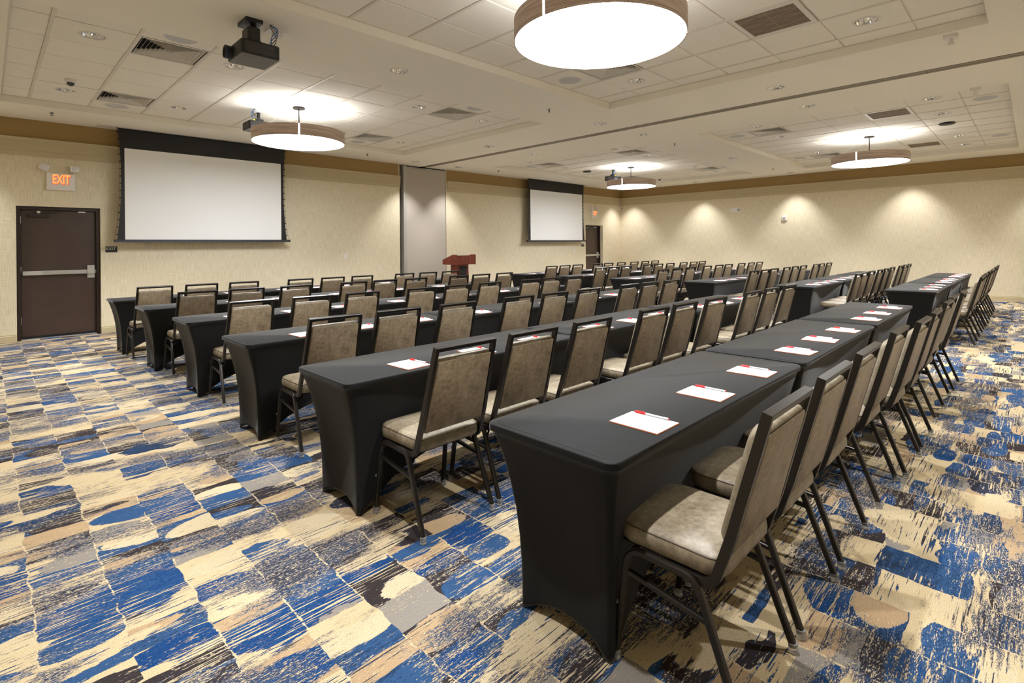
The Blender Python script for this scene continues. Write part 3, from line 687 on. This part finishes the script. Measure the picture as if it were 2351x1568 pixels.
# ------------------------------------------------------------------ exit signs and wall fittings
def exit_sign(x, lab):
    t = empty('exit_sign', (x, Y1, 0), lab, 'exit sign', 'illuminated exit signs with twin lamps')
    pr = rrect(0.177, 0.134, 0.012, 3)
    b = MB(); b.loops([[(px, -0.001, 2.522+pz) for px, pz in pr], [(px, -0.050, 2.522+pz) for px, pz in pr], [(px*0.98, -0.056, 2.522+pz*0.98) for px, pz in pr]]); b.build('housing', 'white_plastic', t, True, 0.5)
    text_mesh('lettering', 'EXIT', 0.205, 'exit_rim', t, (0.004, -0.0565, 2.552), (PI/2, 0, 0), 0.001, 0.535, 0.010)
    text_mesh('lettering', 'EXIT', 0.205, 'exit_glow', t, (0.001, -0.0595, 2.556), (PI/2, 0, 0), 0.001, 0.52, 0.005)
    for s_, tilt, hx in ((-1, 0.45, -0.205), (1, -0.02, 0.205-0.035)):
        arm = MB().sweep([(s_*0.155, -0.03, 2.650), (s_*0.165, -0.045, 2.68)], circ(0.012, 8), (0, 1, 0)).build('lamp_arm', 'white_plastic', t)
        pr = rrect(0.060, 0.048, 0.014, 3); bb = MB()
        def q(px, pz, y):
            c, s2 = math.cos(tilt*-1), math.sin(tilt*-1)
            return (hx+c*px-s2*pz, y, 2.742+s2*px+c*pz)
        bb.loops([[q(px*0.7, pz*0.7, -0.03) for px, pz in pr], [q(px, pz, -0.055) for px, pz in pr], [q(px, pz, -0.090) for px, pz in pr], [q(px*0.94, pz*0.94, -0.096) for px, pz in pr]])
        h = bb.build('lamp_head', 'white_plastic', t, True, 0.5)
        pr2 = rrect(0.044, 0.034, 0.010, 3)
        MB().loops([[q(px, pz, -0.0965) for px, pz in pr2], [q(px*0.8, pz*0.8, -0.103) for px, pz in pr2]]).build('lens', 'frosted', h, True)
    return t
exit_sign(0.868, 'lit orange EXIT sign with twin emergency lamps above the left door')
exit_sign(15.42, 'small lit EXIT sign with twin emergency lamps above the far door')
for x, lab in ((1.52, 'small black EXIT plaque right of the left door'), (14.75, 'small black plaque under the farther screen beside the far door')):
    t = empty('exit_plaque', (x, Y1, 1.425), lab, 'sign', 'black tactile exit plaques')
    MB().box(-0.081, 0.081, -0.006, 0, -0.051, 0.051).build('plate', 'sign_black', t)
    text_mesh('lettering', 'EXIT', 0.062, 'letter_white', t, (-0.005, -0.0065, 0.010), (PI/2, 0, 0), 0.0008, 1.05, 0.0)
def plate(x, y, z, axis, w_, h_, lab, name='wall_switch', cat='light switch', dep=0.008, rocker=True):
    t = empty(name, (x, y, z), lab, cat)
    if axis == 'left':
        MB().box(-w_/2, w_/2, -dep, 0, -h_/2, h_/2).build('cover_plate', 'white_plastic', t)
        if rocker: MB().box(-0.017, 0.017, -dep-0.004, -dep, -0.033, 0.033).build('rocker', 'white_plastic', t)
    else:
        MB().box(-dep, 0, -w_/2, w_/2, -h_/2, h_/2).build('cover_plate', 'white_plastic', t)
        if rocker: MB().box(-dep-0.02, -dep, -0.025, 0.025, -0.04, 0.01).build('sensor_lens', 'grey_plastic', t)
    return t
plate(5.83, Y1, 1.225, 'left', 0.075, 0.118, 'white wall switch right of the large screen')
plate(14.245, Y1, 1.232, 'left', 0.12, 0.118, 'white wall switch below the farther screen')
t = empty('emergency_light', (X1, 6.84, 2.515), 'white rectangular emergency light on the far wall', 'emergency light')
MB().box(-0.045, 0, -0.17, 0.17, -0.055, 0.055).build('housing', 'white_plastic', t)
MB().box(-0.05, -0.045, -0.15, -0.07, -0.04, 0.04).build('lamp_window', 'clear', t); MB().cyl((0, 0), 0.03, -0.05, -0.046, 12)
b = MB(); b.loops([[(-0.046, 0.10+0.032*math.cos(a), 0.032*math.sin(a)) for a in [2*PI*i/14 for i in range(14)]], [(-0.085, 0.10+0.026*math.cos(a), 0.026*math.sin(a)) for a in [2*PI*i/14 for i in range(14)]]]); b.build('lamp_head', 'white_plastic', t, True)
t = empty('wall_strobe', (X1, 5.372, 2.20), 'small square white alarm strobe on the far wall', 'alarm')
MB().box(-0.035, 0, -0.07, 0.07, -0.075, 0.085).build('housing', 'white_plastic', t); MB().box(-0.055, -0.035, -0.035, 0.035, -0.04, 0.01).build('strobe_lens', 'clear', t)
t = empty('corner_sensor', (X1-0.045, Y1-0.03, 2.81), 'small white sensor in the far corner under the crown rail', 'sensor')
MB().box(-0.028, 0.028, -0.028, 0.028, -0.075, 0.075).build('housing', 'white_plastic', t); MB().box(-0.02, 0.02, -0.032, -0.028, -0.03, 0.03).build('sensor_lens', 'grey_plastic', t)
# ------------------------------------------------------------------ projectors
def projector(loc, rz, lab, drop, mode):
    """body centred on the origin in plan, z = underside; lens looks along +Y before rotation"""
    t = empty('ceiling_projector', loc, lab, 'projector', 'black ceiling projectors', rz=rz)
    W, L_, Hh = 0.185, 0.165, 0.125
    pr = rrect(W, L_, 0.02, 3)
    b = MB(); b.loops([[(x*0.97, y*0.97, 0.0) for x, y in pr], [(x, y, 0.012) for x, y in pr], [(x, y, Hh-0.012) for x, y in pr], [(x*0.96, y*0.96, Hh) for x, y in pr]]); b.build('body', 'black_plastic', t, True, 0.4)
    MB().loops([[(x*0.93, y*0.93, -0.004) for x, y in pr], [(x*0.965, y*0.965, 0.0005) for x, y in pr]]).build('base_cover', 'grey_plastic', t, True, 0.4)
    MB().box(-0.12, 0.0, 0.02, 0.13, -0.0055, -0.004).build('lamp_hatch', 'grey_plastic', t)
    lx = 0.095
    ls = D.objects.new('lens', None)
    b = MB(); n = 20; L2 = []
    for r, y in ((0.058, L_-0.01), (0.058, L_+0.05), (0.050, L_+0.052), (0.040, L_+0.02)):
        L2.append([(lx+r*math.cos(2*PI*i/n), y, 0.062+r*math.sin(2*PI*i/n)) for i in range(n)])
    b.loops(L2, cap0=True, cap1=False); ls = b.build('lens', 'black_plastic', t, True, 0.5)
    MB().loops([[(lx+0.040*math.cos(2*PI*i/n), L_+0.021, 0.062+0.040*math.sin(2*PI*i/n)) for i in range(n)], [(lx+0.001*math.cos(2*PI*i/n), L_+0.034, 0.062+0.001*math.sin(2*PI*i/n)) for i in range(n)]], cap0=False).build('lens_glass', 'lens_glass', ls, True)
    MB().sweep([(lx+0.055*math.cos(a), L_+0.045, 0.062+0.055*math.sin(a)) for a in [PI/2+0.2+i*0.26 for i in range(11)]], rectprof(0.004, 0.010), (0, 1, 0)).build('lens_cap_ring', 'blue_cable', ls)
    for side in (1, -1):   # side vents as slats
        for k in range(9):
            z = 0.022+k*0.0095
            MB().box(side*(W+0.001)-0.0015, side*(W+0.001)+0.0015, -L_+0.05, L_-0.03, z, z+0.003).build('vent_slat', 'grey_plastic', t)
    for k in range(7): MB().box(-0.14+k*0.035, -0.122+k*0.035, -L_-0.003, -L_+0.002, 0.03, 0.045).build('port', ['grey_plastic', 'blue_cable', 'white_plastic'][k % 3], t)
    # mount
    mt = MB().box(-0.09, 0.09, -0.06, 0.06, Hh+0.006, Hh+0.020).box(-0.06, 0.06, -0.045, 0.045, Hh+0.02, Hh+0.055).build('mount_bracket', 'black_plastic', t)
    MB().cyl((0, 0), 0.025, Hh+0.05, drop-0.02, 16).build('mount_pole', 'black_plastic', mt, True)
    if mode == 'plate': MB().box(-0.11, 0.11, -0.045, 0.10, drop-0.035, drop).build('ceiling_plate', 'black_plastic', mt); MB().loops([[(x, y, z) for x, y in rrect(0.095, 0.055, 0.03, 3, 0.0, 0.02)] for z in (Hh+0.012, drop-0.075)]).build('mount_head', 'black_plastic', mt)
    else: MB().lathe([(0.0, drop-0.02), (0.05, drop-0.018), (0.05, drop), (0.0, drop)], 18).build('ceiling_plate', 'black_plastic', mt)
    for k in range(4):
        a = -0.10+0.02*k; pts = []
        for i in range(15):
            u = i/14; pts.append((a-0.05*math.sin(u*PI)-0.02*k*u, -L_+0.03+0.03*math.sin(u*2*PI+k), Hh+(drop-Hh)*u*(0.9+0.02*k)+0.02*math.sin(u*PI)))
        MB().sweep(pts, circ(0.0035, 6), (0, 1, 0)).build('cable', ['blue_cable', 'blue_cable', 'black_plastic', 'black_plastic'][k], t, True)
    MB().box(-0.135, -0.11, -L_-0.012, -L_+0.01, Hh-0.005, Hh+0.012).build('plug', 'yellow_plug', t)
    return t
projector((1.735, 5.03, 3.13), PI/2, 'black projector hanging closest, from the soffit near the upper left', HC-3.13, 'plate')
projector((3.03, 8.60, 3.26), 0.0, 'black projector partly hidden behind the left pendant', HT-3.26, 'pole')
projector((12.72, 8.55, 3.26), 0.0, 'small distant black projector behind the far left pendant', HT-3.26, 'pole')
tag(MB().box(-0.09, 0.09, -0.06, 0.06, -0.012, 0).box(-0.03, 0.04, -0.035, 0.035, -0.05, -0.012).build('ceiling_outlet', 'white_plastic', None, loc=(1.965, 5.09, HC)), 'white outlet plate on the soffit beside the closest projector', 'outlet')
# ------------------------------------------------------------------ lectern
t = empty('lectern', (8.43, 10.28, 0), 'red mahogany lectern with black front panel against the screen wall', 'lectern')
b = MB(); hx, y0_, y1_ = 0.31, -0.28, 0.28
side = [(y0_, 0.965), (y0_, 1.215), (y0_+0.16, 1.215), (y1_, 1.085), (y1_, 0.965)]
for sx in (-hx, hx-0.025):
    MB().loops([[(sx, y, z) for y, z in side], [(sx+0.025, y, z) for y, z in side]]).build('side_panel', 'mahogany', t)
MB().box(-hx+0.025, hx-0.025, y0_+0.006, y0_+0.03, 0.968, 1.195).build('front_panel', 'mahogany', t)
MB().box(-hx+0.025, hx-0.025, y0_+0.03, y1_-0.01, 0.967, 0.985).build('bottom_board', 'mahogany', t)
MB().loops([[(x, y0_+0.03, 1.16), (x, y0_+0.03, 1.18), (x, y1_, 1.07), (x, y1_, 1.05)] for x in (-hx+0.026, hx-0.026)]).build('reading_surface', 'mahogany', t)
MB().loops([[(-0.175, -0.15, z), (0.175, -0.15, z), (0.175, 0.12, z), (-0.175, 0.12, z)] if z > 0.1 else [(-0.19, -0.16, z), (0.19, -0.16, z), (0.19, 0.13, z), (-0.19, 0.13, z)] for z in (0.06, 0.965)]).build('column', 'mahogany', t)
MB().box(-0.115, 0.105, -0.163, -0.148, 0.12, 0.925).build('inset_panel', 'screen_black', t)
MB().box(-0.27, 0.27, -0.22, 0.20, 0.0, 0.06).build('foot', 'mahogany', t)
# ------------------------------------------------------------------ tables
TZ = 0.735; TL = 1.90; TD = 0.60
def make_table():
    t = empty('training_table', (0, 0, 0), '', 'table')
    hx, hy = TL/2, TD/2; N = 8
    def loop(z, arch_fn=None):
        s = max(0.0, 1-z/TZ); k = (1-(1-min(1.0, s))**2.9) if z < TZ-0.03 else 0.0
        ix, iy = 0.105*k, 0.085*k
        r = 0.045*(1-0.55*min(1, s*3))
        base = rrect(hx-ix, hy-iy, r, N); P = []
        # subdivide the straight runs and draw them in a little (stretch fabric)
        n = len(base)
        for i in range(n):
            a = base[i]; c = base[(i+1) % n]; P.append((a[0], a[1], z))
            d = math.hypot(c[0]-a[0], c[1]-a[1])
            if d > 0.2:
                m_ = 15 if d > 1 else 8
                for j in range(1, m_):
                    u = j/m_; q = 4*u*(1-u); pull = (0.09 if d > 1 else 0.022)*q*min(1, s*1.8)
                    x = a[0]+(c[0]-a[0])*u; y = a[1]+(c[1]-a[1])*u
                    if abs(a[1]-c[1]) < 1e-6: y -= math.copysign(pull, y)
                    else: x -= math.copysign(pull, x)
                    P.append((x, y, z))
        return P
    zs = [TZ-0.003, TZ-0.012, TZ-0.026, TZ-0.034, TZ-0.06, TZ-0.10, TZ-0.16, TZ-0.24, TZ-0.34, TZ-0.45, TZ-0.56, 0.10, 0.03, 0.003]
    L = [[(x*0.9965, y*0.99, TZ) for x, y, z in loop(TZ)]]
    ref = loop(TZ-0.3)
    for z in zs: L.append(loop(z))
    # hem arches between the four feet, free edge folded in slightly
    rng = random.Random(3)
    for li in range(len(L)-6, len(L)):
        w_ = (li-(len(L)-7))/6.0
        for i, p in enumerate(L[li]):
            X, Y = abs(ref[i][0]), abs(ref[i][1])
            ax = max(0.0, 1-(X/(hx-0.135))**2); ay = max(0.0, 1-(Y/(hy-0.105))**2)
            long_side = Y > hy-0.16; amp = 0.26*ax**0.8 if long_side and X < hx-0.12 else (0.055*ay**0.7 if X > hx-0.17 else 0)
            L[li][i] = (p[0], p[1], p[2]+amp*w_**1.5*(1-p[2]/TZ))
    b = MB(); b.loops(L, cap0=True, cap1=False)
    cov = b.build('stretch_cover', 'cover', t, True, 0.9)
    sol = cov.modifiers.new('thickness', 'SOLIDIFY'); sol.thickness = 0.0025; sol.offset = -1
    for s_ in (-1, 1):   # sewn line just inside each short end
        MB().sweep([(s_*(hx-0.028), y, TZ+0.0004) for y in (-hy+0.05, -0.1, 0.1, hy-0.05)], rectprof(0.003, 0.0012), (1, 0, 0)).build('seam', 'cover_seam', t)
    MB().box(-hx+0.02, hx-0.02, -hy+0.02, hy-0.02, TZ-0.026, TZ-0.006).build('tabletop', 'table_wood', t)
    for sx in (-1, 1):
        for sy in (-1, 1):
            MB().cyl((sx*(hx-0.165), sy*(hy-0.135)), 0.013, 0.002, TZ-0.028, 10).build('leg', 'table_steel', t)
        MB().box(sx*(hx-0.165)-0.010, sx*(hx-0.165)+0.010, -hy+0.135, hy-0.135, 0.13, 0.15).build('leg_brace', 'table_steel', t)
    return t
ROWN = ['row closest to the screen wall', 'second row from the screen wall', 'third row from the screen wall', 'fourth row from the screen wall', 'fifth row from the screen wall', 'rightmost row']
# (block, row): table centres X, front edge Y
TF = {(0, 0): (1.19, 8.66), (0, 1): (1.27, 7.16), (0, 2): (1.32, 5.59), (0, 3): (1.31, 3.98), (0, 4): (1.275, 2.455), (0, 5): (1.385, 0.94),
      (1, 0): (9.02, 8.50), (1, 1): (9.02, 7.05), (1, 2): (9.03, 5.60), (1, 3): (9.10, 4.02), (1, 4): (9.12, 2.45), (1, 5): (9.19, 0.95)}
tb0 = make_table(); tbT = tree(tb0); first = True
WH = ['first', 'middle', 'last']
for (bk, r), (xs, yf) in TF.items():
    for k in range(3):
        x = xs+TL/2+k*(TL+0.035); lab = 'black stretch-covered table, %s of the %s in the %s block' % (WH[k], ROWN[r], ['near', 'far'][bk])
        if first: tb0.location = (x, yf+TD/2, 0); tb0['label'] = lab; tb0['group'] = 'stretch-covered tables'; first = False
        else: dup(tb0, tbT, (x, yf+TD/2, 0), lab, 'stretch-covered tables')
# ------------------------------------------------------------------ chairs
def ys_(z): return -0.165-0.265*(z-0.45)
def make_chair():
    t = empty('banquet_chair', (0, 0, 0), '', 'chair', 'taupe vinyl banquet chairs at the tables')
    def plan(inset, z): return [(x, y, z) for x, y in rrect(0.208-inset, 0.198-inset, (max(0.02, 0.085-inset), max(0.02, 0.085-inset), max(0.02, 0.055-inset), max(0.02, 0.055-inset)), 6, 0, 0.028)]
    b = MB(); b.loops([plan(0.012, 0.408), plan(0.002, 0.418), plan(0.0, 0.44), plan(0.004, 0.464), plan(0.016, 0.474), plan(0.06, 0.481), plan(0.12, 0.484)]); b.build('seat', 'vinyl', t, True, 1.2)
    lp = plan(0.006, 0.4675); MB().sweep(lp+[lp[0]], circ(0.0022, 5), (0, 0, 1), False).build('seat_piping', 'vinyl_thread', t, True)
    # back cushion and rear board
    def bp(hx, z0, z1, r, dy, n=5):
        P = rrect(hx, (z1-z0)/2, r, n, 0, (z0+z1)/2); return [(x*(1+(0.885-z)*0.19), ys_(z)+dy, z) for x, z in P]
    b = MB(); b.loops([bp(0.168, 0.515, 0.884, 0.015, -0.006), bp(0.1735, 0.51, 0.890, 0.018, 0.004), bp(0.1735, 0.51, 0.892, 0.030, 0.022), bp(0.163, 0.52, 0.882, 0.045, 0.042), bp(0.12, 0.56, 0.84, 0.06, 0.050)]); b.build('backrest', 'vinyl', t, True, 1.2)
    b = MB(); b.loops([bp(0.1735, 0.51, 0.872, 0.004, -0.004, 2), bp(0.1735, 0.509, 0.873, 0.005, -0.012, 2), bp(0.169, 0.514, 0.868, 0.006, -0.016, 2)]); b.build('back_panel', 'vinyl_back', t, True, 0.9)
    # back frame: two bent stiles and a top rail
    bf = MB()
    for s_ in (-1, 1):
        xb, xt = s_*0.205, s_*0.186
        p0 = Vector((xb, 0.02, 0.392)); p1 = Vector((xb, -0.138, 0.392)); p2 = Vector((xb*0.995, ys_(0.50), 0.50)); p3 = Vector((s_*0.202, ys_(0.56), 0.56))
        bf.sweep([p0]+arc(p0, p1, p2, 0.055, 7)+[p3], rectprof(0.021, 0.030, 0.002), (1, 0, 0))
    nb = Vector((0, 1, 0.265)).normalized()
    bf.sweep([(-0.202, ys_(0.555), 0.555), (-0.186, ys_(0.935), 0.935), (0.186, ys_(0.935), 0.935), (0.202, ys_(0.555), 0.555)], rectprof(0.030, 0.021, 0.002), nb)
    bf.build('back_frame', 'bronze', t, True, 0.5)
    for s_ in (-1, 1):
        x0_, x1_ = s_*0.226, s_*0.216
        f0 = Vector((x0_, 0.200, 0.022)); f1 = Vector((x1_, 0.150, 0.398)); f2 = Vector((x1_, 0.02, 0.398))
        MB().sweep([f0]+arc(f0, f1, f2, 0.06, 7)+[f2], rectprof(0.023, 0.023, 0.004), (1, 0, 0)).build('leg', 'bronze', t, True, 0.5)
        r0_ = Vector((x0_, -0.230, 0.022)); r1_ = Vector((x1_, -0.088, 0.398))
        MB().sweep([r0_]+arc(r0_, r1_, f2, 0.06, 7)+[f2], rectprof(0.023, 0.023, 0.004), (1, 0, 0)).build('leg', 'bronze', t, True, 0.5)
        MB().sweep([(s_*0.218, 0.158, 0.318), (s_*0.220, -0.125, 0.282)], rectprof(0.018, 0.018, 0.003), (1, 0, 0)).build('side_stretcher', 'bronze', t)
    for o in [c for c in kids(t) if c.name.split('.')[0] == 'leg']:
        v = min(o.data.vertices, key=lambda q: q.co.z).co; sx = 1 if v.x > 0 else -1; sy = v.y > 0
        MB().lathe([(0.0, 0.0), (0.016, 0.001), (0.017, 0.008), (0.013, 0.014), (0.0165, 0.018), (0.0165, 0.034), (0.0, 0.034)], 12, c=(sx*0.226, 0.200 if sy else -0.230)).build('glide', 'clear', o, True)
    b = MB()
    for y, z in ((0.13, 0.394), (-0.07, 0.394)): b.box(-0.214, 0.214, y-0.010, y+0.010, z-0.008, z+0.008)
    for s_ in (-1, 1): b.sweep([(s_*0.215, -0.115, 0.335), (s_*0.13, -0.06, 0.392)], rectprof(0.010, 0.006), (0, 1, 0))
    b.box(-0.19, 0.19, -0.15, 0.19, 0.401, 0.409)
    b.build('seat_frame', 'bronze', t)
    MB().lathe([(0.0, 0.196), (0.008, 0.198), (0.009, 0.205), (0.0, 0.212)], 8, c=(-0.226, 0.19)).build('bumper', 'clear', t, True)
    return t
CH = {(0, 5): (0.835, [1.757, 2.298, 2.865, 3.610, 4.157, 4.718, 5.552, 6.075, 6.668], [0.0, 0.0, 0.0, -0.008, -0.05, -0.055, -0.045, -0.035, -0.06]),
      (0, 4): (2.322, [1.70, 2.22, 2.79, 3.58, 4.08, 4.64, 5.50, 6.03, 6.63], None),
      (0, 3): (3.785, [1.74, 2.27, 2.84, 3.60, 4.13, 4.71, 5.55, 6.05, 6.58], None),
      (0, 2): (5.39, [1.73, 2.30, 2.85, 3.62, 4.15, 4.71, 5.50, 5.98, 6.50], None),
      (0, 1): (6.99, [1.69, 2.22, 2.80, 3.61, 4.11, 4.65, 5.48, 5.98, 6.53], None),
      (0, 0): (8.32, [1.54, 2.08, 2.62, 3.43, 3.96, 4.48, 5.33, 5.83, 6.36], None),
      (1, 0): (8.25, [9.30, 9.79, 10.30, 11.13, 11.62, 12.22, 12.86, 13.45, 14.02], None),
      (1, 1): (6.85, [9.29, 9.79, 10.29, 11.23, 11.73, 12.29, 13.04, 13.61, 14.14], None),
      (1, 2): (5.37, [9.27, 9.82, 10.40, 11.20, 11.80, 12.32, 13.09, 13.69, 14.29], None),
      (1, 3): (3.81, [9.65, 10.14, 10.66, 11.37, 11.92, 12.49, 13.33, 13.84, 14.40], None),
      (1, 4): (2.24, [9.63, 10.13, 10.64, 11.25, 11.80, 12.46, 13.35, 13.90, 14.48], None),
      (1, 5): (0.80, [9.60, 10.12, 10.66, 11.44, 11.96, 12.50, 13.36, 13.90, 14.44], None)}
def make_pad():
    t = empty('notepad', (0, 0, 0), '', 'notepad', 'notepads laid out at each seat')
    MB().box(-0.0825, 0.0825, -0.105, 0.105, 0.0, 0.003).build('backing_board', 'orange_edge', t)
    MB().box(-0.0815, 0.0815, -0.104, 0.104, 0.0031, 0.005).build('pages', 'paper', t)
    text_mesh('print', 'DRURY', 0.017, 'orange_edge', t, (-0.005, 0.078, 0.0052), (0, 0, 0), 0.0001, 1.3)
    text_mesh('print', 'HOTELS', 0.008, 'ink', t, (0.006, 0.064, 0.0052), (0, 0, 0), 0.0001, 1.1)
    MB().box(-0.07, 0.07, -0.0965, -0.0957, 0.005, 0.0052).build('print_line', 'ink', t)
    return t
def make_pen():
    t = empty('pen', (0, 0, 0), '', 'pen', 'red and white pens laid on the notepads')
    def seg(y0, y1, r0, r1, m, nm):
        n = 10; return MB().loops([[(r0*math.cos(2*PI*i/n), y0, 0.0045+r0*math.sin(2*PI*i/n)) for i in range(n)], [(r1*math.cos(2*PI*i/n), y1, 0.0045+r1*math.sin(2*PI*i/n)) for i in range(n)]]).build(nm, m, t, True, 0.8)
    seg(-0.066, 0.032, 0.0042, 0.0044, 'paper', 'barrel'); seg(0.032, 0.080, 0.0047, 0.0042, 'red', 'cap'); seg(-0.070, -0.066, 0.003, 0.0042, 'red', 'end_plug')
    MB().box(-0.0012, 0.0012, 0.036, 0.070, 0.009, 0.0108).build('clip', 'red', t)
    text_mesh('print', 'DRURY HOTELS', 0.0062, 'dark_ink', t, (0.0, -0.015, 0.0090), (0, 0, PI/2), 0.0001, 1.4)
    return t
ch0 = make_chair(); chT = tree(ch0); pd0 = make_pad(); pdT = tree(pd0); pn0 = make_pen(); pnT = tree(pn0)
first = True; rng = random.Random(11)
def place(o0, T, loc, lab, rz):
    if o0.name.find('.') < 0 and not o0.get('used'):
        o0['used'] = 1; o0.location = loc; o0.rotation_euler = (0, 0, rz); o0['label'] = lab; return o0
    return dup(o0, T, loc, lab, rz=rz)
for (bk, r), (yc, xs, dys) in CH.items():
    for k, x in enumerate(xs):
        blk = ['near', 'far'][bk]; pos = '%s from left, %s, %s block' % (ordn(k), ROWN[r].replace('the screen', 'screen'), blk)
        dy = dys[k] if dys else rng.uniform(-0.012, 0.012)
        place(ch0, chT, (x, yc+dy, 0), 'taupe chair, '+pos, rng.uniform(-0.02, 0.02) if k else 0.0)
        yf = TF[(bk, r)][1]; px = x+0.045; rz = rng.uniform(-0.05, 0.05); py = yf+0.138+rng.uniform(-0.008, 0.008)
        place(pd0, pdT, (px, py, TZ+0.0003), 'white notepad, '+pos, rz)
        q = Vector((0.078, 0.006, 0)); q.rotate(Matrix.Rotation(rz, 3, 'Z'))
        place(pn0, pnT, (px+q.x, py+q.y, TZ+0.0053), 'red-capped pen on its notepad, '+pos, rz+rng.uniform(-0.03, 0.03))
for o in (ch0, pd0, pn0):
    if 'used' in o: del o['used']
for o in C.objects:
    if 'used' in o: del o['used']
